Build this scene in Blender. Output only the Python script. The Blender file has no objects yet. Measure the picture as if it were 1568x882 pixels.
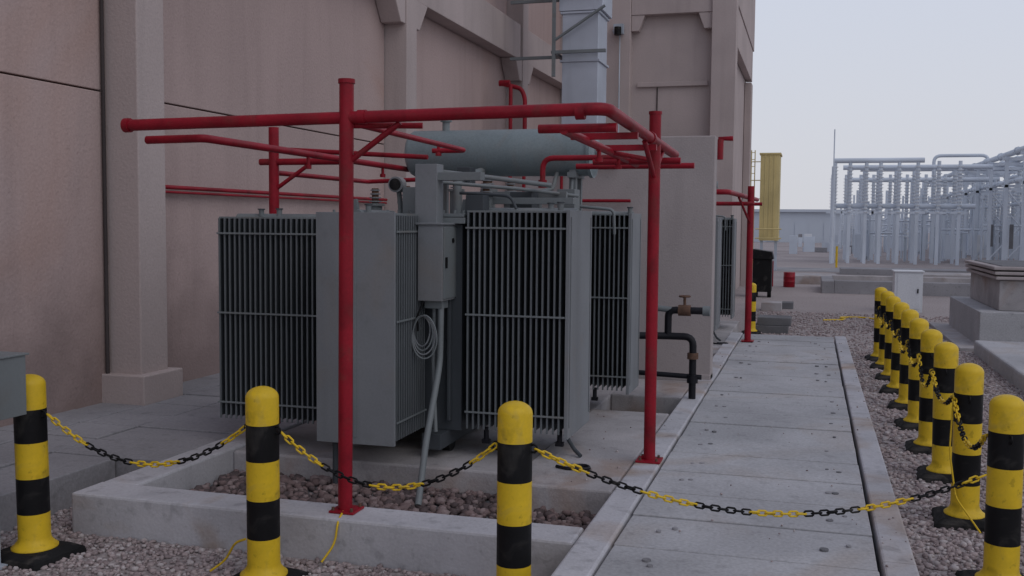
import bpy, math, random
import numpy as np
from mathutils import Vector, Matrix
random.seed(7); np.random.seed(7)
scene = bpy.context.scene
D = bpy.data

# ------------------------------------------------------------------ materials
def mat(name, col, rough=0.7, metal=0.0, var=0.15, vscale=1.5, fine=0.08, fscale=60.0,
        bump=0.0, bscale=80.0, streak=0.0, spots=0.0, dirt_base=None, spec=0.35, pits=0.0, stain=None, sstr=0.6, sscale=0.9):
    m = D.materials.new(name); m.use_nodes = True
    nt = m.node_tree; N = nt.nodes; L = nt.links
    b = N['Principled BSDF']
    b.inputs['Roughness'].default_value = rough
    b.inputs['Metallic'].default_value = metal
    b.inputs['Specular IOR Level'].default_value = spec
    tc = N.new('ShaderNodeTexCoord')
    def noise(scale, detail=4, src=None, dist=0.0):
        n = N.new('ShaderNodeTexNoise'); n.inputs['Scale'].default_value = scale
        n.inputs['Detail'].default_value = detail; n.inputs['Distortion'].default_value = dist
        L.new(src or tc.outputs['Object'], n.inputs['Vector']); return n.outputs['Fac']
    def rng(fac, lo, hi, a=0.3, c=0.7):
        r = N.new('ShaderNodeMapRange'); r.inputs[1].default_value = a; r.inputs[2].default_value = c
        r.inputs[3].default_value = lo; r.inputs[4].default_value = hi
        L.new(fac, r.inputs[0]); return r.outputs[0]
    def mul(a, c):
        q = N.new('ShaderNodeMath'); q.operation = 'MULTIPLY'; L.new(a, q.inputs[0]); L.new(c, q.inputs[1]); return q.outputs[0]
    v = mul(rng(noise(vscale, 5, dist=0.4), 1-var, 1+var*0.6), rng(noise(fscale, 2), 1-fine, 1+fine))
    if streak > 0:
        mp = N.new('ShaderNodeMapping'); mp.inputs['Scale'].default_value = (2.2, 2.2, 0.22)
        L.new(tc.outputs['Object'], mp.inputs['Vector'])
        v = mul(v, rng(noise(1.3, 4, mp.outputs[0], dist=0.6), 1-streak, 1.0, 0.28, 0.5))
    if spots > 0:
        v = mul(v, rng(noise(9.0, 6), 1-spots, 1.0, 0.30, 0.42))
    if pits > 0:
        v = mul(v, rng(noise(26.0, 4), 1-pits, 1.0, 0.30, 0.37))
    if dirt_base is not None:   # real grime near the foot of the wall
        sx = N.new('ShaderNodeSeparateXYZ'); L.new(tc.outputs['Object'], sx.inputs[0])
        ad = N.new('ShaderNodeMath'); ad.operation = 'SUBTRACT'; L.new(sx.outputs['Z'], ad.inputs[0])
        nn = rng(noise(2.2, 6), 0, 0.9); L.new(nn, ad.inputs[1])
        v = mul(v, rng(ad.outputs[0], 0.70, 1.0, dirt_base-0.6, dirt_base+0.5))
    mx = N.new('ShaderNodeMix'); mx.data_type = 'RGBA'; mx.blend_type = 'MULTIPLY'
    mx.inputs['Factor'].default_value = 1.0
    mx.inputs['A'].default_value = (*col, 1)
    if stain is not None:
        sm = N.new('ShaderNodeMix'); sm.data_type='RGBA'; sm.inputs['A'].default_value=(*col,1); sm.inputs['B'].default_value=(*stain,1)
        L.new(rng(noise(sscale,6,dist=1.0),0.0,sstr,0.54,0.68), sm.inputs['Factor']); L.new(sm.outputs['Result'], mx.inputs['A'])
    cb = N.new('ShaderNodeCombineColor')
    for i in range(3): L.new(v, cb.inputs[i])
    L.new(cb.outputs[0], mx.inputs['B'])
    L.new(mx.outputs['Result'], b.inputs['Base Color'])
    if bump > 0:
        bp = N.new('ShaderNodeBump'); bp.inputs['Strength'].default_value = bump; bp.inputs['Distance'].default_value = 0.01
        L.new(noise(bscale, 4), bp.inputs['Height']); L.new(bp.outputs[0], b.inputs['Normal'])
    return m

M = {}
M['wall'] = mat('pink_stucco', (0.46,0.355,0.335), 0.95, var=0.12, vscale=0.35, fine=0.05, fscale=38, bump=0.5, bscale=34, streak=0.08, pits=0.10, dirt_base=0.6, spec=.15, stain=(.42,.27,.22), sstr=.5, sscale=.35)
M['wall2'] = mat('beige_stucco', (0.46,0.39,0.375), 0.95, var=0.12, vscale=0.5, fine=0.04, fscale=40, bump=0.4, bscale=36, streak=0.09, pits=0.08, spec=.15)
M['fire'] = mat('firewall_paint', (0.41,0.365,0.36), 0.9, var=0.14, vscale=0.8, fine=0.04, bump=0.3, bscale=50, streak=0.10, pits=.08, spec=.2)
M['joint'] = mat('joint_dark', (0.07,0.06,0.06), 0.95, spec=.1)
M['conc'] = mat('concrete_light', (0.40,0.38,0.385), 0.85, var=0.24, vscale=1.8, fine=0.08, fscale=70, bump=0.35, bscale=70, spots=0.18, stain=(.32,.235,.19), sstr=.7)
M['conc2'] = mat('concrete_slab', (0.43,0.43,0.445), 0.85, var=0.22, vscale=0.9, fine=0.11, fscale=45, bump=0.35, bscale=50, spots=0.16, pits=.12, stain=(.36,.32,.295), sstr=.6)
M['concL'] = mat('concrete_shade_tone', (0.29,0.285,0.30), 0.9, var=0.25, vscale=0.9, fine=0.1, fscale=45, bump=0.35, bscale=50, spots=0.2)  # darker concrete copy: shade beside the building wall put into the colour
M['concd'] = mat('concrete_dark', (0.17,0.17,0.18), 0.9, var=0.25, vscale=2.0, fine=0.1, bump=0.4)
M['kerb'] = mat('kerb_paint', (0.49,0.485,0.51), 0.85, var=0.18, vscale=1.3, fine=0.06, bump=0.35, bscale=35, spots=0.24, pits=.14, stain=(.35,.25,.18), sstr=.75, streak=.12)
M['grey'] = mat('transformer_grey', (0.185,0.205,0.212), 0.5, var=0.12, vscale=1.2, fine=0.03, streak=0.14, stain=(.17,.15,.13), sstr=.4, sscale=2)
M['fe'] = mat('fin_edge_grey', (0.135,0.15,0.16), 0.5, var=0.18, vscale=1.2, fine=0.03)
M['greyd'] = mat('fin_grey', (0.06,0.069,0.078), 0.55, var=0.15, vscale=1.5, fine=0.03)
M['greyl'] = mat('end_plate_grey', (0.215,0.228,0.242), 0.55, var=0.14, vscale=1.0, fine=0.04, streak=0.18, spots=0.07, stain=(.24,.21,.185), sstr=.5, sscale=1.2)
M['cons'] = mat('conservator_paint', (0.22,0.27,0.285), 0.45, var=0.12, vscale=1.5, streak=0.15, stain=(.24,.235,.22), sstr=.5, sscale=2)
M['red'] = mat('red_pipe_paint', (0.28,0.008,0.02), 0.48, var=0.30, vscale=3, fine=0.08, spots=0.22, spec=.25, stain=(.20,.03,.03), sstr=.6, sscale=5)
M['yel'] = mat('bollard_yellow', (0.72,0.48,0.018), 0.5, var=0.12, vscale=6, fine=0.03, spots=0.25, pits=.25, stain=(.45,.33,.08), sstr=.45, sscale=6)
M['blk'] = mat('bollard_black', (0.007,0.007,0.008), 0.55, var=0.3, vscale=6, spec=.2, stain=(.04,.038,.035), sstr=.6, sscale=6)
M['rub'] = mat('rubber_base', (0.014,0.014,0.015), 0.85, var=0.4, vscale=8, bump=0.3, spec=.2, stain=(.10,.09,.08), sstr=.5, sscale=5)
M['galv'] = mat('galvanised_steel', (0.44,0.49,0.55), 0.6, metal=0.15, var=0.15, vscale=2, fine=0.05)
M['galf'] = mat('hazed_far_steel', (0.60,0.65,0.72), 0.85, var=0.12, vscale=.5, fine=0.04, spec=.2)  # distance haze put into the colour: paler than the near steel
M['duct'] = mat('duct_aluminium', (0.50,0.54,0.61), 0.42, metal=0.5, var=0.14, vscale=1.2, fine=0.03, streak=.1)
M['pblk'] = mat('black_pipe', (0.010,0.010,0.014), 0.45, var=0.3, vscale=5, spec=.25)
M['yclad'] = mat('yellow_cladding', (0.64,0.52,0.24), 0.7, var=0.15, vscale=0.8, streak=0.15)
M['far'] = mat('hazed_far_building', (0.50,0.54,0.60), 0.9, var=0.06, vscale=0.1, spec=.1)  # base colour paled to imitate haze on distant buildings
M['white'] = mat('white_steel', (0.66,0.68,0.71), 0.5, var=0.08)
M['dirt'] = mat('gravel_far', (0.36,0.318,0.312), 0.95, var=0.18, vscale=0.25, fine=0.30, fscale=28, bump=0.9, bscale=35, spots=0.15, spec=.1)
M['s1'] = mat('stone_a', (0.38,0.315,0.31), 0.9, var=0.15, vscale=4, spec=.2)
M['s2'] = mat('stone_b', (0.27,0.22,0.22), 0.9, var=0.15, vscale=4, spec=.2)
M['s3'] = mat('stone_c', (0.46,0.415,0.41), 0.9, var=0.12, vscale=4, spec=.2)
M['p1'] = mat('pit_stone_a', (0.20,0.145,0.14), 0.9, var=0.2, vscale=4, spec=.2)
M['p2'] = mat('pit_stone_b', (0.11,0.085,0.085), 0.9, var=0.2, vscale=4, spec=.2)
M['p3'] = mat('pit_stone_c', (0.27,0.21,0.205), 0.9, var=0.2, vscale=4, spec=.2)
M['rust'] = mat('rusty_steel', (0.14,0.08,0.055), 0.85, var=0.4, vscale=10)

# ------------------------------------------------------------------ mesh builder
class MB:
    def __init__(s): s.v=[]; s.f=[]; s.m=[]; s.sm=[]; s.mats=[]
    def mi(s, k):
        if k not in s.mats: s.mats.append(k)
        return s.mats.index(k)
    def add(s, vs, fs, k, smooth=False):
        o=len(s.v); s.v += [tuple(p) for p in vs]; i=s.mi(k)
        for f in fs: s.f.append([o+a for a in f]); s.m.append(i); s.sm.append(smooth)
    def box(s, x0,x1,y0,y1,z0,z1,k):
        vs=[(x0,y0,z0),(x1,y0,z0),(x1,y1,z0),(x0,y1,z0),(x0,y0,z1),(x1,y0,z1),(x1,y1,z1),(x0,y1,z1)]
        s.add(vs,[(0,3,2,1),(4,5,6,7),(0,1,5,4),(1,2,6,5),(2,3,7,6),(3,0,4,7)],k)
    def prism(s, poly, axis, a0, a1, k):
        def P(p,a):
            return {'x':(a,p[0],p[1]),'y':(p[0],a,p[1]),'z':(p[0],p[1],a)}[axis]
        n=len(poly); vs=[P(p,a0) for p in poly]+[P(p,a1) for p in poly]
        fs=[tuple(range(n)),tuple(range(2*n-1,n-1,-1))]+[(i,(i+1)%n,n+(i+1)%n,n+i) for i in range(n)]
        s.add(vs,fs,k)
    def tube(s, pts, r, k, seg=12, bend=0.0, closed=False, cap=True):
        pts=[Vector(p) for p in pts]
        if bend>0 and len(pts)>2:
            q=[pts[0]]
            for i in range(1,len(pts)-1):
                a,b,c=pts[i-1],pts[i],pts[i+1]
                d1=(a-b); d2=(c-b); e=min(bend,d1.length*0.45,d2.length*0.45)
                p=b+d1.normalized()*e; t=b+d2.normalized()*e
                for j in range(6):
                    u=j/5; q.append(p*(1-u)**2+b*2*u*(1-u)+t*u*u)
            q.append(pts[-1]); pts=q
        n=len(pts); rings=[]; up=None
        for i,p in enumerate(pts):
            if closed: t=(pts[(i+1)%n]-pts[i-1]).normalized()
            elif i==0: t=(pts[1]-p).normalized()
            elif i==n-1: t=(p-pts[i-1]).normalized()
            else: t=((pts[i+1]-p).normalized()+(p-pts[i-1]).normalized()).normalized()
            if up is None:
                up=Vector((0,0,1)) if abs(t.z)<0.9 else Vector((1,0,0))
            up=(up-t*up.dot(t)).normalized(); sd=t.cross(up)
            rings.append([p+(up*math.cos(2*math.pi*j/seg)+sd*math.sin(2*math.pi*j/seg))*r for j in range(seg)])
        vs=[v for R in rings for v in R]; fs=[]
        for i in range(n if closed else n-1):
            o=i*seg; o2=((i+1)%n)*seg
            for j in range(seg): fs.append((o+j,o+(j+1)%seg,o2+(j+1)%seg,o2+j))
        s.add(vs,fs,k,True)
        if cap and not closed:
            s.add(rings[0],[tuple(range(seg))[::-1]],k); s.add(rings[-1],[tuple(range(seg))],k)
    def cyl(s,p0,p1,r,k,seg=16): s.tube([p0,p1],r,k,seg)
    def lathe(s, prof, cx,cy, kfun, seg=28):
        vs=[]
        for r,z in prof:
            for j in range(seg):
                a=2*math.pi*j/seg; vs.append((cx+r*math.cos(a),cy+r*math.sin(a),z))
        o=len(s.v); s.v+=vs
        for i in range(len(prof)-1):
            k=s.mi(kfun((prof[i][1]+prof[i+1][1])/2))
            for j in range(seg):
                s.f.append([o+i*seg+j,o+i*seg+(j+1)%seg,o+(i+1)*seg+(j+1)%seg,o+(i+1)*seg+j]); s.m.append(k); s.sm.append(True)
    def obj(s, name, parent=None, bevel=0.0, loc=None):
        me=D.meshes.new(name); me.from_pydata(s.v,[],s.f)
        for k in s.mats: me.materials.append(M[k])
        me.polygons.foreach_set('material_index',s.m); me.polygons.foreach_set('use_smooth',s.sm); me.update()
        import bmesh
        bm=bmesh.new(); bm.from_mesh(me); bmesh.ops.recalc_face_normals(bm,faces=bm.faces); bm.to_mesh(me); bm.free()
        o=D.objects.new(name,me); scene.collection.objects.link(o)
        if parent: o.parent=parent
        if loc: o.location=loc
        if bevel>0:
            b=o.modifiers.new('bevel','BEVEL'); b.width=bevel; b.segments=2; b.limit_method='ANGLE'; b.angle_limit=math.radians(50)
        return o
def empty(name):
    e=D.objects.new(name,None); scene.collection.objects.link(e); e.empty_display_size=0.2; return e

# ------------------------------------------------------------------ ground
g=MB(); g.add([(-400,-60,0),(400,-60,0),(400,900,0),(-400,900,0)],[(0,1,2,3)],'dirt'); g.obj('gravel_ground')

def stones(name, regions, mats):
    t=(1+5**.5)/2
    iv=np.array([(-1,t,0),(1,t,0),(-1,-t,0),(1,-t,0),(0,-1,t),(0,1,t),(0,-1,-t),(0,1,-t),(t,0,-1),(t,0,1),(-t,0,-1),(-t,0,1)],float)
    iv/=np.linalg.norm(iv[0])
    it=np.array([(0,11,5),(0,5,1),(0,1,7),(0,7,10),(0,10,11),(1,5,9),(5,11,4),(11,10,2),(10,7,6),(7,1,8),(3,9,4),(3,4,2),(3,2,6),(3,6,8),(3,8,9),(4,9,5),(2,4,11),(6,2,10),(8,6,7),(9,8,1)])
    V=[];Mi=[];n=0
    for (x0,x1,y0,y1,dens,r0,r1,zb) in regions:
        c=int((x1-x0)*(y1-y0)*dens)
        P=np.stack([np.random.uniform(x0,x1,c),np.random.uniform(y0,y1,c),np.random.uniform(0,0.012 if dens>50 else 0.001,c)+zb],1)
        R=r0+(r1-r0)*np.random.uniform(0,1,c)**1.6
        S=np.random.uniform(0.6,1.3,(c,1,3))*R[:,None,None]; S[:,:,2]*=0.75
        v=iv[None]*S*np.random.uniform(0.75,1.2,(c,12,1))
        a=np.random.uniform(0,6.283,c); ca,sa=np.cos(a)[:,None],np.sin(a)[:,None]
        x=v[:,:,0]*ca-v[:,:,1]*sa; y=v[:,:,0]*sa+v[:,:,1]*ca
        v=np.stack([x,y,v[:,:,2]],2)+P[:,None,:]
        V.append(v.reshape(-1,3)); Mi.append(np.repeat(np.random.choice(3,c,p=[.5,.3,.2]),20)); n+=c
    V=np.concatenate(V); Mi=np.concatenate(Mi)
    F=(it[None]+(np.arange(n)*12)[:,None,None]).reshape(-1)
    me=D.meshes.new(name); me.vertices.add(len(V)); me.vertices.foreach_set('co',V.reshape(-1))
    me.loops.add(len(F)); me.loops.foreach_set('vertex_index',F)
    me.polygons.add(n*20); me.polygons.foreach_set('loop_start',np.arange(n*20)*3)
    me.polygons.foreach_set('material_index',Mi)
    for k in mats: me.materials.append(M[k])
    me.update(calc_edges=True)
    o=D.objects.new(name,me); scene.collection.objects.link(o)
stones('gravel',[(0.6,2.5,3.6,9,1100,.009,.028,0.0),(2.5,4.2,3.6,9,900,.009,.028,0.0),(0.6,3.6,9,17,450,.012,.03,0.0),(-1.1,3.5,17.1,24,140,.015,.035,0.0),
                 (-5.6,-1.25,4.0,5.28,1300,.009,.024,0.0),(-4.84,-4.49,5.28,6.3,1200,.009,.024,0.0),
                 (-.95,.38,3.6,16,5,.004,.010,.256),(.41,.56,3.6,16,22,.004,.014,.264),(-1.18,-1.01,5.5,15,8,.004,.012,.264),(-1.9,-1.22,6.5,9.2,14,.005,.013,.252)],['s1','s2','s3'])
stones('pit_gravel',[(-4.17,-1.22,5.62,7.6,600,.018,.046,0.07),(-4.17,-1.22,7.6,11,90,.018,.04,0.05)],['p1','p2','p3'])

# ------------------------------------------------------------------ path
p=MB()
y=1.5; ends=[]
while y<16.4:
    L=random.choice((.56,.60,.60,.64,.74)); dz=random.uniform(-.006,.006)
    j=random.uniform(-.006,.006)
    p.prism([(-0.985+random.uniform(-.008,.004),y+.010+j),(0.38+random.uniform(-.006,.006),y+.010-j),(0.38,y+L-.010),(-0.985,y+L-.010)],'z',.12,.25+dz,'conc2')
    ends.append(y+L/2); y+=L
p.box(-.985,.385,1.4,16.5,.0,.119,'joint')
po=p.obj('concrete_path',bevel=.007)
h=MB()
for yc in ends:
    for x in (-.80,-.72,.14,.22):
        if random.random()<.8:
            xx=x+random.uniform(-.03,.03); yy=yc+random.uniform(-.08,.08)
            h.cyl((xx,yy,.247),(xx,yy,.2575),random.uniform(.012,.024),random.choice(('concd','concL','concL')),10)
h.obj('slab_lifting_points',parent=po)
k=MB()
y=1.5
while y<16.5:
    k.box(.402,.57,y+.005,min(y+2.0,16.6)-.005,-.05,.262,'kerb'); y+=2.0
k.obj('path_kerb',bevel=.014)
k=MB(); y=6.47
k.box(-1.19,-1.003,1.5,6.46,-.05,.262,'kerb')
while y<16.5:
    k.box(-1.19,-1.003,y+.005,min(y+2.4,16.6)-.005,-.05,.262,'kerb'); y+=2.4
k.obj('path_kerb',bevel=.014)

# ------------------------------------------------------------------ transformer pit / plinth
b=MB()
b.box(-4.47,-1.2,5.30,5.60,-.05,.26,'kerb')
b.box(-4.47,-4.20,5.603,11.3,-.05,.257,'kerb')
b.box(-4.197,-1.205,5.603,11.3,-.05,.05,'concd')
b.box(-4.197,-1.93,6.75,11.3,.051,.235,'conc')
b.box(-1.927,-1.205,6.45,9.3,.051,.25,'conc')
b.box(-1.927,-1.205,10.2,11.3,.051,.25,'conc')
b.obj('transformer_plinth',bevel=.016)
b=MB()
xs=[(-6.55,-5.99),(-5.98,-5.42),(-5.41,-4.85)]
for (xa,xb) in xs:
    yy=3.6
    while yy<6.1:
        L=.65 if yy<5.5 else 6.24-yy
        b.box(xa+.006,xb-.006,yy+.008,yy+L-.008,-.05,.25+random.uniform(-.006,.006),'concL'); yy+=L
yy=6.24
while yy<26:
    for (xa,xb) in xs[:2]+[(-5.41,-4.475)]:
        b.box(xa+.006,xb-.006,yy+.010,yy+.49,-.05,.25+random.uniform(-.006,.006),'concL')
    yy+=.5
b.obj('trench_cover_slabs',bevel=.008)

# ------------------------------------------------------------------ building
bd=empty('power_plant_building')
w=MB()
cols=[1.6,8.2,14.8,21.4]
ys=[(-3,1.58),(2.02,8.18),(8.62,14.78),(15.22,21.38),(21.82,26.3)]
for (a,c) in ys:
    w.box(-6.75,-6.45,a,c,-.05,3.19,'wall'); w.box(-6.75,-6.45,a,c,3.206,5.5,'wall'); w.box(-6.75,-6.45,a,c,5.503,10.5,'wall')
w.box(-12,-6.76,-3,26.3,-.05,10.5,'joint')
w.obj('wall',parent=bd,bevel=.008)
w=MB()
for c in cols:
    w.box(-6.74,-6.08,c,c+.42,-.05,10.4,'wall2')
    w.box(-6.70,-5.98,c-.10,c+.52,-.04,.52,'wall2')
    w.prism([(c+.425,5.5),(c+.425,5.05),(c+.60,5.05),(c+.95,5.497)],'x',-6.44,-6.10,'wall2')
    w.prism([(c-.005,5.5),(c-.005,5.05),(c-.18,5.05),(c-.5,5.497)],'x',-6.44,-6.10,'wall2')
for (a,c) in ys:
    w.box(-6.44,-6.12,a+.045,c-.045,5.503,6.25,'wall2')
w.obj('pilasters_and_beams',parent=bd,bevel=.012)
w=MB()
w.box(-12,-2.15,26.35,34.2,-.05,10.6,'wall2')
for (x0,x1) in ((-5.25,-4.55),(-2.50,-1.90)):
    w.box(x0,x1,26.0,26.6,-.04,10.4,'wall2')
w.box(-4.545,-2.505,26.08,26.34,7.3,8.3,'wall2')
w.prism([(-4.545,7.3),(-4.545,6.9),(-4.35,6.9),(-4.2,7.297)],'y',26.1,26.33,'wall2')
w.prism([(-2.505,7.3),(-2.505,6.9),(-2.70,6.9),(-2.85,7.297)],'y',26.1,26.33,'wall2')
w.box(-4.4,-2.6,26.27,26.34,5.50,5.62,'wall2')
w.box(-4.4,-2.6,26.32,26.345,3.6,3.63,'joint'); w.box(-3.9,-3.87,26.32,26.345,3.64,5.49,'joint')
w.box(-2.14,-1.93,33.4,34.1,-.04,6.5,'wall2')
w.box(-2.14,-1.95,26.61,34.1,6.6,7.6,'wall2')
w.box(-2.14,-1.92,26.61,34.3,7.603,10.7,'wall2')
w.obj('tall_block',parent=bd,bevel=.015)
w=MB(); w.tube([(-6.42,8.15,.3),(-6.42,8.15,10)],.018,'joint',8)
w.tube([(-5.0,25.95,6.9),(-4.8,25.9,6.9),(-4.8,25.9,3.0)],.02,'galv',8)
w.box(-4.95,-4.7,25.80,25.96,6.8,7.05,'galv')
w.cyl((-4.82,25.7,6.75),(-4.82,25.7,6.95),.09,'blk',10)
w.obj('conduit',parent=bd)

w=MB(); w.box(-3.2,-1.03,11.4,11.65,-.05,2.97,'fire'); w.box(-3.2,-1.03,11.38,11.67,-.05,.32,'fire')
w.obj('fire_wall',bevel=.012)

# ------------------------------------------------------------------ duct
dd=empty('ventilation_duct')
w=MB(); w.box(-4.87,-4.14,20.0,20.9,.2,6.2,'duct'); w.box(-4.93,-4.05,19.95,20.95,6.203,7.1,'duct')
for z in (.9,2.1,3.3,4.3,5.2,6.15):
    w.box(-4.91,-4.10,19.96,20.94,z,z+.045,'duct')
w.prism([(-4.93,7.103),(-4.05,7.103),(-4.15,7.6),(-4.6,8.1),(-6.2,8.5),(-6.2,7.7),(-5.2,7.5)],'y',19.95,20.95,'duct')
w.obj('sheet_metal_body',parent=dd,bevel=.006)
w=MB()
for z in (5.35,6.5):
    w.box(-5.05,-3.95,19.80,19.88,z,z+.06,'grey'); w.box(-5.05,-4.98,19.89,21.2,z,z+.06,'grey'); w.box(-6.08,-5.06,20.4,20.47,z,z+.06,'grey')
w.tube([(-5.02,19.84,5.60),(-3.98,19.84,6.25)],.03,'grey',6)
w.box(-5.03,-4.97,19.78,19.86,4.9,7.0,'grey')
w.obj('support_frame',parent=dd)

# ------------------------------------------------------------------ transformer
T=empty('power_transformer')
def bank_x(name,x0,x1,y0,y1,z0,z1,n,end='greyl'):
    m=MB(); pitch=(x1-.03-x0)/n
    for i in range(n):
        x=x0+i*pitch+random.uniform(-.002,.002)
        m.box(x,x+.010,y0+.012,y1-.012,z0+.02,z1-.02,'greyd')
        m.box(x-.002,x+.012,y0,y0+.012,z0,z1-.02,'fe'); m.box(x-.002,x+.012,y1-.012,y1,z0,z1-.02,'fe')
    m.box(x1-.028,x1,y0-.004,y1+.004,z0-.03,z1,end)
    m.box(x1+.001,x1+.006,y0+.03,y0+.05,z0+.05,z1-.05,end); m.box(x1+.001,x1+.006,y1-.05,y1-.03,z0+.05,z1-.05,end)
    for z in (z1-.135,z0+(z1-z0)*.525,z0+.13):
        m.box(x0-.012,x1-.03,y0-.012,y0-.001,z-.007,z+.007,'grey')
    ym=(y0+y1)/2
    m.cyl((x0-.02,ym,z1-.03),(x1-.03,ym,z1-.03),.05,'grey',14); m.cyl((x0-.02,ym,z0+.06),(x1-.03,ym,z0+.06),.05,'grey',14)
    m.box(x0-.01,x1-.03,y0+.02,y1-.02,z1-.021,z1-.006,'grey')
    m.obj(name,parent=T,bevel=.002)
def bank_y(name,x0,x1,y0,y1,z0,z1,n):
    m=MB(); pitch=(y1-y0-.03)/n
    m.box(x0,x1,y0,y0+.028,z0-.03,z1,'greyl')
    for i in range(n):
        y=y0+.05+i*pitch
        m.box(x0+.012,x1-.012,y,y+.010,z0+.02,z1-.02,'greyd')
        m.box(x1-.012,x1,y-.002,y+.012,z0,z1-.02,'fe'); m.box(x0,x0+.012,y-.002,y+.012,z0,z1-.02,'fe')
    for z in (z1-.135,z0+(z1-z0)*.525,z0+.13):
        m.box(x1+.001,x1+.010,y0+.03,y1,z-.007,z+.007,'grey')
    xm=(x0+x1)/2
    m.box(xm-.012,xm+.012,y0-.006,y0-.001,z0+.02,z1-.06,'greyl')
    m.cyl((xm,y0+.03,z1-.03),(xm,y1+.05,z1-.03),.05,'grey',14); m.cyl((xm,y0+.03,z0+.06),(xm,y1+.05,z0+.06),.05,'grey',14)
    m.box(x0+.02,x1-.02,y0+.03,y1,z1-.021,z1-.006,'grey')
    m.obj(name,parent=T,bevel=.002)
zb,zt=.45,2.06
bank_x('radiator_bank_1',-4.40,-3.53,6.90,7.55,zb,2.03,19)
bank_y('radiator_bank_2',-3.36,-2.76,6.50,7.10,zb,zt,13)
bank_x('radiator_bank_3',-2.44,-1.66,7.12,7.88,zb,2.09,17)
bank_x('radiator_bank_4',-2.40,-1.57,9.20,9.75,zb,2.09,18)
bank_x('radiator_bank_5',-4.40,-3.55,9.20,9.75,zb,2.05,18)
m=MB()
m.box(-3.5,-2.5,7.18,10.2,.42,1.98,'greyd')
m.box(-3.58,-2.46,7.12,10.28,1.985,2.03,'grey'); m.box(-3.56,-2.47,7.13,10.27,2.034,2.06,'grey')
for y in np.arange(7.5,10.2,.45): m.box(-2.5+.001,-2.43,y,y+.03,.5,1.9,'greyd')
for x in (-3.3,-2.95,-2.6): m.box(x,x+.025,7.13,7.179,.5,1.9,'greyd')
x=-3.54
while x<-2.48:
    m.cyl((x,7.15,2.061),(x,7.15,2.085),.012,'grey',6); x+=.09
y=7.2
while y<10.2:
    m.cyl((-2.50,y,2.061),(-2.50,y,2.085),.012,'grey',6); y+=.09
m.box(-3.4,-3.25,7.0,10.4,.30,.419,'greyd'); m.box(-2.75,-2.6,7.0,10.4,.30,.419,'greyd')
for y in (7.3,9.9):
    for x in (-3.325,-2.675): m.cyl((x-.06,y,.235+.09),(x+.06,y,.235+.09),.09,'blk',18)
m.obj('tank',parent=T,bevel=.004)
m=MB()
for (x0,x1,y) in ((-2.5,-2.42,7.5),(-2.5,-2.38,9.47),(-3.55,-3.48,7.3),(-3.56,-3.48,9.47)):
    for z in (.55,1.9): m.cyl((x0-.02,y,z),(x1+.02,y,z),.05,'grey')
m.box(-2.80,-2.63,6.98,7.12,1.975,2.42,'greyl'); m.box(-2.80,-2.30,7.0,7.10,2.30,2.36,'grey')
m.tube([(-2.75,7.14,2.38),(-2.3,7.3,2.33),(-1.9,7.5,2.28)],.018,'grey',8)
m.tube([(-2.75,7.25,2.30),(-2.2,7.6,2.26),(-1.85,8.2,2.22)],.014,'grey',8)
m.tube([(-2.6,7.4,2.22),(-2.2,7.42,2.20),(-2.15,7.42,2.1)],.012,'greyd',8,bend=.05)
m.box(-2.55,-1.75,7.6,7.68,2.14,2.19,'grey'); m.box(-2.75,-1.9,8.0,8.05,2.20,2.25,'grey')
m.box(-2.3,-2.12,7.75,7.95,2.10,2.24,'greyd'); m.box(-2.05,-1.9,8.3,8.5,2.10,2.28,'grey')
for (x,y,h_) in ((-3.35,7.5,.06),(-3.1,7.55,.08),(-2.4,8.1,.16),(-2.65,8.3,.20),(-3.2,8.3,.18),(-2.95,8.3,.2),(-2.45,7.6,.14)):
    m.cyl((x,y,2.06),(x,y,2.06+h_),.055,'grey'); m.cyl((x,y,2.06+h_),(x,y,2.08+h_),.075,'grey')
    for q in range(4): m.cyl((x,y,2.09+h_+q*.03),(x,y,2.10+h_+q*.03),.05-.004*q,'greyl',12)
    m.cyl((x,y,2.08+h_),(x,y,2.2+h_),.028,'rust',10)
m.cyl((-3.05,7.20,2.28),(-3.05,7.28,2.28),.06,'greyl',20); m.cyl((-3.05,7.185,2.28),(-3.05,7.199,2.28),.045,'blk',20)
m.tube([(-3.05,7.26,2.26),(-3.05,7.3,2.12),(-3.05,7.3,2.05)],.02,'grey',8)
m.box(-3.0,-2.86,7.22,7.42,2.06,2.26,'grey'); m.box(-2.5,-2.36,7.25,7.4,2.06,2.2,'greyd')
for x in (-3.5,-2.56):
    m.prism([(x,2.06),(x+.1,2.06),(x+.08,2.17),(x+.02,2.17)],'y',7.3,7.33,'grey')
m.tube([(-2.9,8.2,2.05),(-2.9,8.2,2.35),(-2.9,8.6,2.42),(-2.9,8.9,2.47)],.035,'grey',12,bend=.08)
m.box(-2.96,-2.84,8.35,8.5,2.33,2.47,'greyd')
m.tube([(-2.2,8.9,2.45),(-2.2,8.75,2.3),(-2.2,8.3,2.25),(-2.2,8.3,2.05)],.02,'grey',8,bend=.06)
for (x,y,z) in ((-3.9,6.95,2.03),(-4.2,7.2,2.03),(-3.0,6.6,2.06),(-1.9,7.5,2.09),(-1.75,7.2,2.09),(-1.62,9.4,2.09)):
    m.cyl((x,y,z),(x,y,z+.05),.022,'grey',8); m.cyl((x,y,z+.05),(x,y,z+.06),.03,'greyd',8)
m.obj('lid_fittings',parent=T,bevel=.003)
m=MB(); cy,cz,cr=9.0,2.635,.215; ox=.07
seg=36
prof=[(-3.74,.05),(-3.735,.12),(-3.72,.17),(-3.70,.198),(-3.67,cr),(-1.985,cr),(-1.985,cr+.018),(-1.955,cr+.018),(-1.955,cr-.01),(-1.94,cr-.03),(-1.935,.0)]
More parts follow.
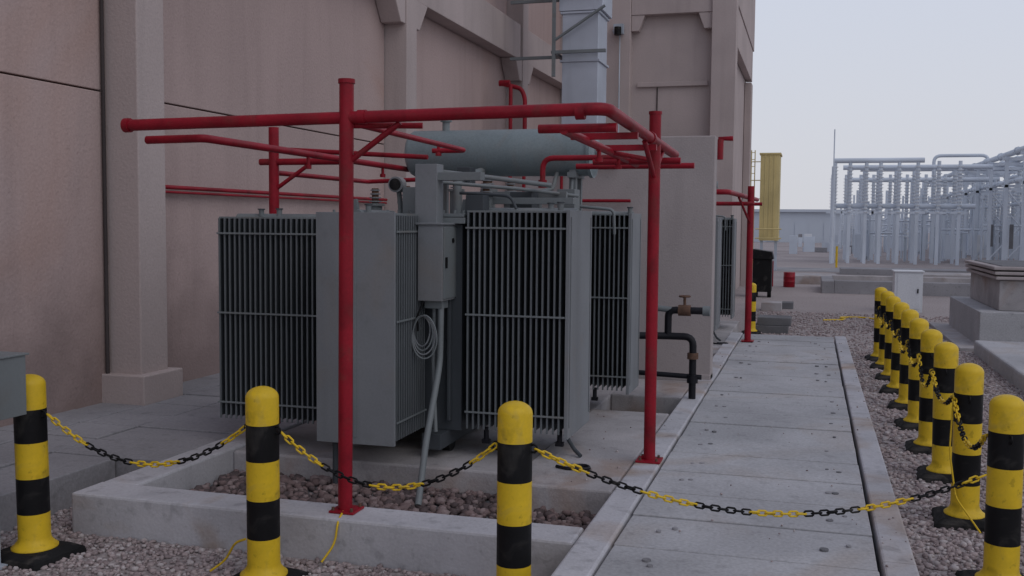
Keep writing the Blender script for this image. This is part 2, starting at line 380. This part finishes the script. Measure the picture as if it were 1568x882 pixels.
vs=[(x+ox,cy+r*math.cos(2*math.pi*j/seg),cz+r*math.sin(2*math.pi*j/seg)) for x,r in prof for j in range(seg)]
fs=[(i*seg+j,i*seg+(j+1)%seg,(i+1)*seg+(j+1)%seg,(i+1)*seg+j) for i in range(len(prof)-1) for j in range(seg)]
m.add(vs,fs,'cons',True); m.add(vs[:seg],[tuple(range(seg))],'cons')
o=m.obj('conservator_tank',parent=T)
md=o.modifiers.new('es','EDGE_SPLIT'); md.split_angle=math.radians(40)
m=MB()
for x in (-3.35,-2.05):
    m.box(x-.03,x+.03,8.86,8.92,2.05,2.47,'grey'); m.box(x-.03,x+.03,9.08,9.14,2.05,2.47,'grey'); m.box(x-.04,x+.04,8.82,9.18,2.40,2.45,'grey')
m.cyl((-3.3,9.0,2.84),(-3.3,9.0,2.93),.035,'grey'); m.cyl((-3.3,9.0,2.93),(-3.3,9.0,2.95),.055,'grey')
m.cyl((-1.87,9.0,2.64),(-1.835,9.0,2.64),.06,'greyl',20)
m.tube([(-2.05,8.88,2.45),(-2.05,8.80,2.2),(-2.0,8.4,2.12)],.016,'grey',8)
m.tube([(-2.05,9.0,2.5),(-2.05,9.0,2.15),(-1.7,9.0,2.12),(-1.7,9.05,1.9)],.014,'grey',8,bend=.05)
m.obj('conservator_supports',parent=T)
m=MB()
m.box(-2.745,-2.555,6.90,7.22,1.42,1.975,'greyl')
m.box(-2.554,-2.548,6.915,7.205,1.435,1.96,'grey')
m.box(-2.76,-2.54,6.885,7.235,1.976,1.99,'greyl')
m.box(-2.547,-2.535,6.94,6.965,1.66,1.74,'blk'); m.cyl((-2.547,7.1,1.86),(-2.54,7.1,1.86),.018,'blk',10)
m.box(-2.72,-2.58,6.97,7.1,1.36,1.419,'grey')
m.obj('control_cabinet',parent=T,bevel=.006)
m=MB()
m.tube([(-2.60,7.0,1.42),(-2.60,6.98,.95),(-2.56,6.6,.45),(-2.50,6.3,.08)],.024,'grey',10,bend=.1)
m.tube([(-2.66,7.02,1.42),(-2.66,7.0,.9),(-2.62,6.95,.45)],.016,'grey',8,bend=.1)
for q in range(4):
    c=(-2.70+.012*q,6.865-.012*q,1.20-.012*q); pts=[(c[0]+(.065+.010*q)*math.cos(a),c[1]+.01*math.sin(2*a+q),c[2]+(.11+.016*q)*math.sin(a)) for a in np.linspace(0,2*math.pi,24,endpoint=False)]
    m.tube(pts,.006,'grey' if q%2 else 'greyl',6,closed=True)
m.tube([(-2.70,6.9,1.42),(-2.74,6.87,1.30),(-2.73,6.87,1.2)],.008,'blk',6)
m.cyl((-3.27,6.62,.06),(-3.27,6.62,.46),.022,'greyd',10); m.cyl((-3.27,6.62,.40),(-3.27,6.62,.43),.04,'greyd',10)
for (x,y) in ((-2.3,7.18),(-2.0,7.18),(-1.75,7.25),(-1.9,9.25)):
    m.cyl((x,y,.36),(x,y,.46),.02,'pblk',8); m.box(x-.03,x+.03,y-.02,y+.02,.34,.37,'pblk')
m.tube([(-1.72,7.3,.42),(-1.66,7.35,.30),(-1.6,7.3,.265)],.016,'greyd',8,bend=.03)
m.tube([(-1.7,6.95,.262),(-1.6,6.9,.262),(-1.45,6.95,.262),(-1.5,7.05,.262),(-1.62,7.0,.262)],.012,'pblk',8,bend=.06)
m.obj('cables_and_drains',parent=T)
T2=empty('power_transformer')
for c in list(T.children):
    o=D.objects.new(c.name.split('.')[0],c.data); scene.collection.objects.link(o); o.parent=T2
    for md in c.modifiers:
        n=o.modifiers.new(md.name,md.type)
        if md.type=='BEVEL': n.width=md.width;n.segments=md.segments;n.limit_method='ANGLE';n.angle_limit=md.angle_limit
T2.location=(.35,8.0,0)
w=MB(); w.box(-4.0,-1.2,14.0,18.8,-.05,.24,'conc'); w.obj('transformer_plinth',bevel=.01)

# ------------------------------------------------------------------ red deluge pipework
R=empty('fire_deluge_pipework')
m=MB()
m.tube([(-2.64,5.47,.25),(-2.625,5.47,2.80)],.043,'red',20); m.cyl((-2.625,5.47,2.80),(-2.625,5.47,2.825),.050,'red',20)
m.box(-2.71,-2.55,5.39,5.55,.262,.275,'red')
m.cyl((-1.09,7.32,.25),(-1.09,7.32,2.78),.043,'red',20); m.cyl((-1.09,7.32,2.78),(-1.09,7.32,2.80),.048,'red',20)
m.box(-1.18,-1.0,7.23,7.41,.264,.277,'red'); m.prism([(-1.16,.277),(-1.09,.277),(-1.09,.36)],'y',7.315,7.325,'red')
m.cyl((-4.37,7.7,.25),(-4.37,7.7,2.78),.043,'red',16)
for (x,y) in ((-2.63,5.47),(-1.09,7.32)):
    for dx,dy in ((.06,.06),(-.06,.06),(.06,-.06),(-.06,-.06)): m.cyl((x+dx,y+dy,.27),(x+dx,y+dy,.295),.01,'rust',6)
m.obj('posts',parent=R,bevel=.002)
m=MB()
m.tube([(-4.12,5.47,2.585),(-1.08,5.47,2.62),(-1.08,8.35,2.56)],.036,'red',14,bend=.10)
m.cyl((-4.15,5.47,2.585),(-4.11,5.47,2.585),.045,'red',14)
for x in (-2.55,-1.25): m.cyl((x,5.47,2.604),(x+.05,5.47,2.604),.042,'red',14)
m.cyl((-1.08,7.0,2.59),(-1.08,7.06,2.59),.044,'red',14)
m.tube([(-4.10,5.62,2.505),(-3.68,5.62,2.51),(-3.68,9.0,2.49)],.026,'red',12,bend=.05)
m.tube([(-3.68,7.7,2.49),(-4.50,7.7,2.49)],.028,'red',10)
m.tube([(-4.37,7.75,2.60),(-3.0,7.75,2.52)],.02,'red',8)
m.tube([(-4.37,7.75,2.40),(-4.37,9.6,2.40),(-3.3,9.6,2.44)],.022,'red',10,bend=.05)
m.tube([(-1.35,5.60,2.52),(-1.35,8.1,2.47)],.026,'red',12)
m.tube([(-1.62,7.7,2.47),(-.95,7.7,2.47)],.026,'red',12)
m.tube([(-1.90,8.35,2.47),(-.92,8.35,2.47)],.024,'red',12)
m.tube([(-1.5,5.62,2.53),(-1.05,5.62,2.53)],.026,'red',12)
m.tube([(-2.02,7.7,2.30),(-2.02,7.7,2.50),(-1.35,7.7,2.50)],.022,'red',12,bend=.10)
m.cyl((-2.02,7.7,2.27),(-2.02,7.7,2.33),.035,'red',12)
for (x,y,z) in ((-2.85,7.6,2.62),(-3.68,7.0,2.49),(-3.68,8.4,2.49),(-1.35,6.6,2.50),(-1.35,7.3,2.49)):
    m.cyl((x,y,z-.07),(x,y,z),.014,'red',8); m.cyl((x,y,z-.10),(x,y,z-.07),.025,'red',10)
m.tube([(-2.63,5.5,2.58),(-2.63,7.6,2.56),(-2.9,7.6,2.56)],.02,'red',10,bend=.05)
def strut(a,b_,r=.018): m.cyl(a,b_,r,'red',8)
strut((-2.63,5.47,2.33),(-2.30,5.5,2.57)); strut((-2.63,5.5,2.56),(-2.2,5.6,2.56))
strut((-4.37,7.7,2.25),(-4.02,7.7,2.48)); strut((-1.09,7.32,2.32),(-1.09,6.85,2.55)); strut((-1.09,7.32,2.45),(-1.35,7.0,2.49))
strut((-1.09,7.32,2.35),(-1.09,7.75,2.56)); m.box(-1.45,-1.03,6.98,7.02,2.50,2.54,'red')
m.box(-1.45,-1.03,6.2,6.24,2.515,2.555,'red')
for (x,y) in ((-3.68,7.7),(-1.35,7.7),(-1.09,7.32)):
    m.cyl((x,y,2.455),(x,y,2.52),.034,'red',10)
m.obj('ring_main',parent=R)
m=MB()
m.cyl((-6.38,8.9,2.33),(-6.38,14.7,2.33),.022,'red',10); m.cyl((-6.38,8.9,2.28),(-6.38,14.7,2.28),.014,'red',8)
m.cyl((-6.38,8.9,2.28),(-6.38,8.9,2.36),.022,'red',8)
m.cyl((-3.1,11.33,2.25),(-1.95,11.33,2.25),.018,'red',8); m.cyl((-3.1,11.33,2.62),(-2.1,11.33,2.62),.018,'red',8)
m.tube([(-2.75,11.33,2.2),(-2.75,11.33,2.65)],.018,'red',8)
m.tube([(-6.1,19.8,4.80),(-5.66,19.8,4.68),(-5.58,19.8,4.5),(-5.58,19.8,2.5)],.045,'red',10,bend=.15)
m.tube([(-5.85,19.7,4.75),(-5.85,19.7,2.5)],.04,'red',8); m.cyl((-6.12,19.8,4.80),(-5.9,19.8,4.80),.06,'red',10)
m.obj('wall_branch_pipes',parent=R)
R2=empty('fire_deluge_pipework'); m=MB()
m.cyl((-.86,15.4,.25),(-.86,15.4,2.56),.048,'red',16); m.box(-.95,-.77,15.31,15.49,.263,.276,'red')
m.tube([(-2.6,13.6,2.42),(-1.05,13.6,2.42),(-.9,18.0,2.42)],.036,'red',12,bend=.1)
m.tube([(-2.6,15.2,2.30),(-.8,15.2,2.30)],.028,'red',10); m.tube([(-2.6,16.6,2.32),(-.75,16.6,2.32)],.028,'red',10)
m.cyl((-.86,15.4,2.0),(-1.0,14.9,2.38),.018,'red',8)
m.tube([(-1.05,12.2,2.9),(-1.05,12.2,3.0),(-.9,12.2,3.0)],.03,'red',8); m.cyl((-1.05,12.1,2.75),(-1.05,12.1,2.98),.05,'red',10)
m.obj('frame',parent=R2)

# ------------------------------------------------------------------ black hydrant pipe
m=MB()
m.tube([(-1.09,10.1,.20),(-1.09,10.1,.88),(-1.36,10.1,.88),(-1.75,10.0,.88)],.036,'pblk',14,bend=.09)
m.tube([(-1.34,10.1,.88),(-1.34,10.1,1.14),(-.98,10.1,1.14)],.036,'pblk',14,bend=.07)
m.tube([(-1.7,10.1,.50),(-1.0,10.1,.48)],.026,'pblk',12)
m.cyl((-1.09,10.1,.66),(-1.09,10.1,.72),.055,'rust',14); m.cyl((-1.09,10.1,.42),(-1.09,10.1,.50),.055,'pblk',14)
m.cyl((-1.24,10.1,1.14),(-1.12,10.1,1.14),.055,'rust',14); m.cyl((-1.0,10.1,1.14),(-.93,10.1,1.14),.05,'grey',14)
m.cyl((-1.18,10.1,1.14),(-1.18,10.1,1.29),.014,'rust',8)
m.tube([(-1.18+.05*math.cos(a),10.1+.05*math.sin(a),1.28) for a in np.linspace(0,6.283,16,endpoint=False)],.010,'rust',6,closed=True)
m.cyl((-1.23,10.1,1.28),(-1.13,10.1,1.28),.008,'rust',6)
m.cyl((-1.28,10.1,1.14),(-1.5,10.1,1.16),.03,'grey',10)
m.obj('hydrant_valve_pipe')

# ------------------------------------------------------------------ bollards and chains
def bollard_mesh():
    m=MB()
    prof=[(.13,.065),(.13,.075),(.115,.085),(.095,.11)]
    zs=[.275,.485,.695,.890]
    prof+= [(.09,.13)]
    for q in zs: prof+=[(.09,q-.0005),(.09,q+.0005)]
    for a in np.linspace(0,math.pi/2,8): prof.append((max(.001,.09*math.cos(a)) if a<1.5 else .001,1.03+.06*math.sin(a)))
    def kf(z):
        if z<.275: return 'yel'
        if z<.485: return 'blk'
        if z<.695: return 'yel'
        if z<.89: return 'blk'
        return 'yel'
    m.lathe(prof,0,0,kf)
    for (a,b2,z0,z1) in ((.20,.19,0,.035),(.19,.14,.035,.066)):
        vs=[(-a,-a,z0),(a,-a,z0),(a,a,z0),(-a,a,z0),(-b2,-b2,z1),(b2,-b2,z1),(b2,b2,z1),(-b2,b2,z1)]
        m.add(vs,[(0,3,2,1),(4,5,6,7),(0,1,5,4),(1,2,6,5),(2,3,7,6),(3,0,4,7)],'rub')
    for s_ in (-1,1):
        m.tube([(s_*(.10)+.02*math.cos(a),0,.86+.02*math.sin(a)) for a in np.linspace(0,6.283,10,endpoint=False)],.006,'blk',6,closed=True)
    return m
bm0=bollard_mesh().obj('striped_bollard')
front=[(-4.34,4.84),(-2.87,4.92),(-1.42,4.91)]
right=[(1.05,yy) for yy in (5.98,7.31,8.58,9.6,10.7,11.8,12.9,13.95,15.0,15.9)]
for i,(x,y) in enumerate(front+right):
    if i==0: o=bm0
    else:
        o=D.objects.new('striped_bollard',bm0.data); scene.collection.objects.link(o)
    o.location=(x+(random.uniform(-.02,.02) if i>3 else 0),y,-.035 if i in (1,2) else 0.0); o.scale=(1,1,1.032 if i in (1,2) else 1.0)
    o.rotation_euler=(math.radians(random.uniform(-.9,.9)),math.radians(random.uniform(-.9,.9)),random.uniform(-.15,.15)+(math.pi/2 if x>0 else 0))
o=D.objects.new('striped_bollard',bm0.data); scene.collection.objects.link(o); o.location=(-1.0,18.9,0); o.scale=(.9,.9,.86)

def chain(name,p0,p1,sag,phase=0,group=7):
    m=MB(); p0=Vector(p0);p1=Vector(p1)
    N=400; pts=[p0.lerp(p1,t/N)-Vector((0,0,4*sag*(t/N)*(1-t/N))) for t in range(N+1)]
    pitch=.043; pos=[]
    dist=0; nxt=pitch/2
    for a,b_ in zip(pts[:-1],pts[1:]):
        l=(b_-a).length
        while dist+l>=nxt:
            pos.append((a.lerp(b_,(nxt-dist)/l),(b_-a).normalized())); nxt+=pitch
        dist+=l
    for k,(c,t) in enumerate(pos):
        up=Vector((0,0,1)); sd=t.cross(up).normalized(); up=sd.cross(t).normalized()
        ang=(math.pi/2 if k%2 else 0)+.35+.25*math.sin(k*.7)
        u=sd*math.cos(ang)+up*math.sin(ang)
        ring=[]
        for j in range(10):
            a=2*math.pi*j/10; ca,sa=math.cos(a),math.sin(a)
            ring.append(c+t*(.014*(1 if ca>0 else -1)*(abs(ca)>.05)+.013*ca)+u*.0135*sa)
        m.tube(ring,.0055,'yel' if ((k+phase)//group)%2==0 else 'blk',6,closed=True)
    return m.obj(name)
chain('barrier_chain',(-4.23,4.84,.86),(-2.98,4.92,.85),.25,0)
chain('barrier_chain',(-2.76,4.92,.84),(-1.53,4.91,.85),.26,0)
chain('barrier_chain',(-1.31,4.91,.85),(.94,5.90,.66),.27,0)
for i in range(len(right)-1):
    (x,y),(x2,y2)=right[i],right[i+1]
    chain('barrier_chain',(x-.10,y+.02,.86),(x2-.10,y2-.02,.86),.13+random.uniform(0,.1),random.randint(0,6))
m=MB()
m.tube([(-2.63,5.42,.27),(-2.60,5.29,.25),(-2.61,5.27,.12),(-2.66,5.2,.03)],.007,'yel',6,bend=.05)
m.tube([(-2.95,4.86,.24),(-3.04,4.9,.2),(-3.12,4.93,.08),(-3.2,4.9,.02)],.007,'yel',6,bend=.05)
m.tube([(.95,7.31,.86),(.93,7.25,.5),(.97,7.2,.2),(1.1,7.0,.03)],.006,'yel',6,bend=.05)
m.tube([(.3,22,.02),(.8,22.3,.02),(.6,22.8,.02),(1.1,23,.02),(1.4,22.6,.02)],.018,'yel',6,bend=.2)
m.obj('yellow_rope')

# ------------------------------------------------------------------ junction box at left edge
J=MB(); J.box(-4.72,-4.27,4.50,4.72,.88,1.22,'grey'); J.box(-4.705,-4.285,4.494,4.499,.895,1.205,'greyl'); J.box(-4.73,-4.26,4.48,4.74,1.221,1.232,'grey')
J.box(-4.62,-4.40,4.58,4.64,0,.879,'galv'); J.box(-4.7,-4.36,4.5,4.72,0,.02,'galv')
J.obj('junction_box',bevel=.005)

# ------------------------------------------------------------------ right hand yard objects
m=MB(); m.box(2.5,7,9.0,17.2,-.05,.22,'conc2'); m.obj('concrete_pad',bevel=.03)
m=MB(); q=.33
m.box(2.33+q,6+q,17.8,21.5,-.05,.62,'conc2'); m.box(2.0+q,6.2+q,17.5,22,-.05,.06,'conc')
m.box(2.65+q,5.6+q,18.1,21.2,.621,1.12,'conc')
for i,z in enumerate((1.13,1.21,1.29)): m.box(2.58+q-.02*i,5.7+q,18.0,21.3,z,z+.055,'fire')
m.box(2.68+q,5.5+q,18.15,21.1,1.121,1.36,'concd')
m.obj('ventilation_shaft',bevel=.015)
m=MB(); m.box(1.89,2.5,24.9,25.5,0,.93,'white'); m.box(1.86,2.53,24.87,25.53,.931,.96,'white'); m.box(1.95,2.44,24.89,24.899,.08,.88,'white'); m.box(2.38,2.41,24.87,24.889,.45,.55,'blk')
m.obj('electrical_cabinet',bevel=.01)
m=MB()
m.box(.7,9,31,31.35,-.05,.38,'concL'); m.box(.7,9,33.8,34.1,-.05,.40,'conc'); m.box(.35,.7,31,34.1,-.05,.36,'concL')
m.obj('cable_trench_wall',bevel=.02)
m=MB(); m.box(-.5,.9,35.5,37.5,-.05,.28,'conc'); m.box(3,12,38,40,-.05,.3,'conc'); m.box(1.2,9.5,43,44.5,-.05,.25,'concL')
m.obj('equipment_foundation',bevel=.02)
m=MB(); m.add([(-1.5,45,.006),(60,45,.006),(60,49,.006),(-1.5,49,.006)],[(0,1,2,3)],'concL'); m.obj('service_road')
m=MB()
m.lathe([(.001,0),(.17,0),(.18,.02),(.18,.16),(.187,.17),(.18,.18),(.18,.31),(.187,.32),(.18,.33),(.18,.47),(.17,.48),(.001,.475)],0,0,lambda z:'red',20)
o=m.obj('red_drum'); o.location=(-.62,33.6,0)
m=MB(); m.box(-1.5,-1.0,28.5,29.1,.15,1.05,'blk'); m.prism([(-1.55,1.051),(-.95,1.051),(-1.0,1.25),(-1.5,1.32)],'y',28.45,29.15,'blk')
m.cyl((-1.45,28.6,.1),(-1.35,28.6,.1),.1,'blk'); m.cyl((-1.1,28.6,.1),(-1.0,28.6,.1),.1,'blk'); m.box(-.98,-.95,28.6,28.66,.3,1.0,'red')
m.obj('waste_bin',bevel=.01)
m=MB(); m.box(-.95,-.35,19.1,19.7,0,.14,'concd'); m.box(-.9,-.3,19.15,19.72,.142,.29,'concd'); m.box(-1.05,-.6,24,24.6,0,.2,'conc'); m.box(-.9,-.35,24.8,25.3,0,.15,'concd')
m.obj('stacked_concrete_blocks',bevel=.01)
Y=empty('yellow_tower'); m=MB()
m.box(-2.15,-1.35,45.2,47,1.3,5.0,'yclad')
for x in np.arange(-2.15,-1.4,.19): m.box(x,x+.04,45.17,45.199,1.3,5.0,'yclad')
m.box(-2.2,-1.3,45.15,47.1,5.001,5.07,'yclad')
for x in (-2.1,-1.5): m.box(x,x+.12,45.3,45.42,0,1.299,'galv')
m.obj('cladding',parent=Y)
m=MB()
for x in (-2.55,-2.4): m.cyl((x,45.4,0),(x,45.4,5.2),.022,'yclad',6)
for z in np.arange(.3,5.2,.3): m.cyl((-2.55,45.4,z),(-2.4,45.4,z),.015,'yclad',6)
for z in (3.1,3.9,4.7): m.cyl((-2.6,45.35,z),(-2.16,45.35,z),.02,'yclad',6)
for z in (1.4,1.8): m.cyl((-2.3,44.9,z),(-1.2,44.9,z),.025,'yclad',6)
m.obj('ladder',parent=Y)
m=MB(); m.box(-12,3.5,118,126,-.1,3.4,'far'); m.box(-12.3,3.8,117.6,126.4,3.401,3.7,'far')
for x in np.arange(-11,3,3.1): m.box(x,x+1.4,117.93,117.99,.1,2.2,'far')
m.obj('distant_warehouse')
m=MB(); m.box(-60,160,300,310,-.1,4,'far'); m.obj('distant_perimeter_wall')
m=MB()
for i in range(18):
    x=random.uniform(-1.5,3.5); y=random.uniform(60,110); s_=random.uniform(.2,.9)
    m.box(x,x+s_,y,y+.6,0,random.uniform(.3,1.3),random.choice(('far','white','concL','galf')))
m.obj('distant_yard_equipment')

# ------------------------------------------------------------------ substation steelwork
S=empty('substation_structure')
def insul(m,x,y,z0,z1,r=.10):
    n=int((z1-z0)/.18)
    m.cyl((x,y,z0),(x,y,z1),r*.6,'galf',8)
    for i in range(n): m.cyl((x,y,z0+.06+i*.18),(x,y,z0+.10+i*.18),r,'white',8)
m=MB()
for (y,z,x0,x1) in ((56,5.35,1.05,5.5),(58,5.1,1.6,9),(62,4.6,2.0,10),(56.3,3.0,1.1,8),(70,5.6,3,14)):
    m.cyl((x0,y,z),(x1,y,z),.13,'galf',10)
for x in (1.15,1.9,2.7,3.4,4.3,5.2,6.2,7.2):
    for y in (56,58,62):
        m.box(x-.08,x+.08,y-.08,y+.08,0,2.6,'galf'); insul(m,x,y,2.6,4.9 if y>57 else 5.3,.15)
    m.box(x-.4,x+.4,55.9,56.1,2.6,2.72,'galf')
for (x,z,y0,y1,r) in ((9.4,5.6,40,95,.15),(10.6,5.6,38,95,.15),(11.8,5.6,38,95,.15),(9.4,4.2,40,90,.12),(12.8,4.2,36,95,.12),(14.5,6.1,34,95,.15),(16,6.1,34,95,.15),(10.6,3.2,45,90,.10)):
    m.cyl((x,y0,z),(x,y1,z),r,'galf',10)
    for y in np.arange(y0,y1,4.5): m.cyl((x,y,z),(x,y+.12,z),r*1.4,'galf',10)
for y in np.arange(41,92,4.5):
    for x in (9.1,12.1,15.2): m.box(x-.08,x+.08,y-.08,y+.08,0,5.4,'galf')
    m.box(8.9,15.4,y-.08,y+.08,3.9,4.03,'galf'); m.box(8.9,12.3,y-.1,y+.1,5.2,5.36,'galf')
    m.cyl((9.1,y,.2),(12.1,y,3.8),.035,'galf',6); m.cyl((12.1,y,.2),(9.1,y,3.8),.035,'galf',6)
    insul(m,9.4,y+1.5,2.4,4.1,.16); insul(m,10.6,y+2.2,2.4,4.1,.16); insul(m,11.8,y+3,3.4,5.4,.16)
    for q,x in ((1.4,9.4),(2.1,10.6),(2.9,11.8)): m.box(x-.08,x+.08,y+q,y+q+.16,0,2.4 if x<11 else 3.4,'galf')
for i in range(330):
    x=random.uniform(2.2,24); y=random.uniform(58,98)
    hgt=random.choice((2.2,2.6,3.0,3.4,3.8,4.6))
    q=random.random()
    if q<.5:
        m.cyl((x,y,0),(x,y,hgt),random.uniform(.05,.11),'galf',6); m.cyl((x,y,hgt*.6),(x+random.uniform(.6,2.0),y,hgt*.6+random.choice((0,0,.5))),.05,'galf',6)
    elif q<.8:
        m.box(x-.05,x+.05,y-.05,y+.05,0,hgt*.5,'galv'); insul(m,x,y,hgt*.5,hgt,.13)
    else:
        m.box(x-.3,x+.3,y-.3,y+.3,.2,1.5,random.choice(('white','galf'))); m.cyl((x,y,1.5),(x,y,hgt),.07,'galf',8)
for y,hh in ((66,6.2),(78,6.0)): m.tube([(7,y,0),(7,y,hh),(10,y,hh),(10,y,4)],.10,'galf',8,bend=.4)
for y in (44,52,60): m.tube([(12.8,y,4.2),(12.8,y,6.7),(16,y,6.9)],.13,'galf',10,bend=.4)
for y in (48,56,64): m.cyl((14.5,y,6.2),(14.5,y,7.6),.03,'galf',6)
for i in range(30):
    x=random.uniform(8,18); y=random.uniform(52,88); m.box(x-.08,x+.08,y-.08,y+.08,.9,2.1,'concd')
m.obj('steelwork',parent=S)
m=MB(); m.tube([(1.05,55,0),(1.05,55,5.0)],.09,'galf',8); m.tube([(1.05,55,5.0),(1.05,55,6.9)],.03,'galf',6); m.obj('lightning_mast')
m=MB(); m.cyl((1.2,50,0),(1.2,50,1.0),.05,'yel',8); m.obj('marker_post')

# ------------------------------------------------------------------ light
W=D.worlds.new('World'); scene.world=W; W.use_nodes=True
nt=W.node_tree; N=nt.nodes; L=nt.links; bg=N['Background']
sky=N.new('ShaderNodeTexSky'); sky.sky_type='NISHITA'; sky.sun_disc=False
el,rot=math.radians(48),math.radians(120)
sky.sun_elevation=el; sky.sun_rotation=rot; sky.dust_density=4; sky.air_density=1.2; sky.ozone_density=2
tc=N.new('ShaderNodeTexCoord'); sx=N.new('ShaderNodeSeparateXYZ'); L.new(tc.outputs['Generated'],sx.inputs[0])
rp=N.new('ShaderNodeValToRGB'); L.new(sx.outputs['Z'],rp.inputs[0])
rp.color_ramp.elements[0].position=0.0; rp.color_ramp.elements[0].color=(.70,.705,.75,1)
rp.color_ramp.elements[1].position=1.0; rp.color_ramp.elements[1].color=(.34,.37,.49,1)
e=rp.color_ramp.elements.new(.22); e.color=(.66,.70,.81,1)
e=rp.color_ramp.elements.new(.5); e.color=(.46,.49,.60,1)
sc=N.new('ShaderNodeVectorMath'); sc.operation='SCALE'; sc.inputs['Scale'].default_value=1/.08; L.new(rp.outputs[0],sc.inputs[0])
mx=N.new('ShaderNodeMix'); mx.data_type='RGBA'; mx.inputs['Factor'].default_value=.90
L.new(sky.outputs[0],mx.inputs['A']); L.new(sc.outputs[0],mx.inputs['B']); L.new(mx.outputs['Result'],bg.inputs['Color'])
bg.inputs['Strength'].default_value=.08
sl=D.lights.new('sun','SUN'); sl.energy=.5; sl.angle=math.radians(45); sl.color=(1,.95,.9)
so=D.objects.new('sun',sl); scene.collection.objects.link(so)
dirv=Vector((math.sin(rot)*math.cos(el),math.cos(rot)*math.cos(el),math.sin(el)))
so.rotation_euler=dirv.to_track_quat('Z','Y').to_euler()

# ------------------------------------------------------------------ camera
cam=D.cameras.new('camera'); co=D.objects.new('camera',cam); scene.collection.objects.link(co)
cam.sensor_width=36; cam.lens=35.63; cam.clip_end=2000
Mx=Matrix.Rotation(math.radians(16.37),4,'Z')@Matrix.Rotation(math.radians(90-3.72),4,'X')@Matrix.Rotation(math.radians(.5),4,'Z')
Mx.translation=(0,0,2.0); co.matrix_world=Mx
scene.camera=co
scene.view_settings.view_transform='Standard'; scene.view_settings.look='None'; scene.view_settings.exposure=0
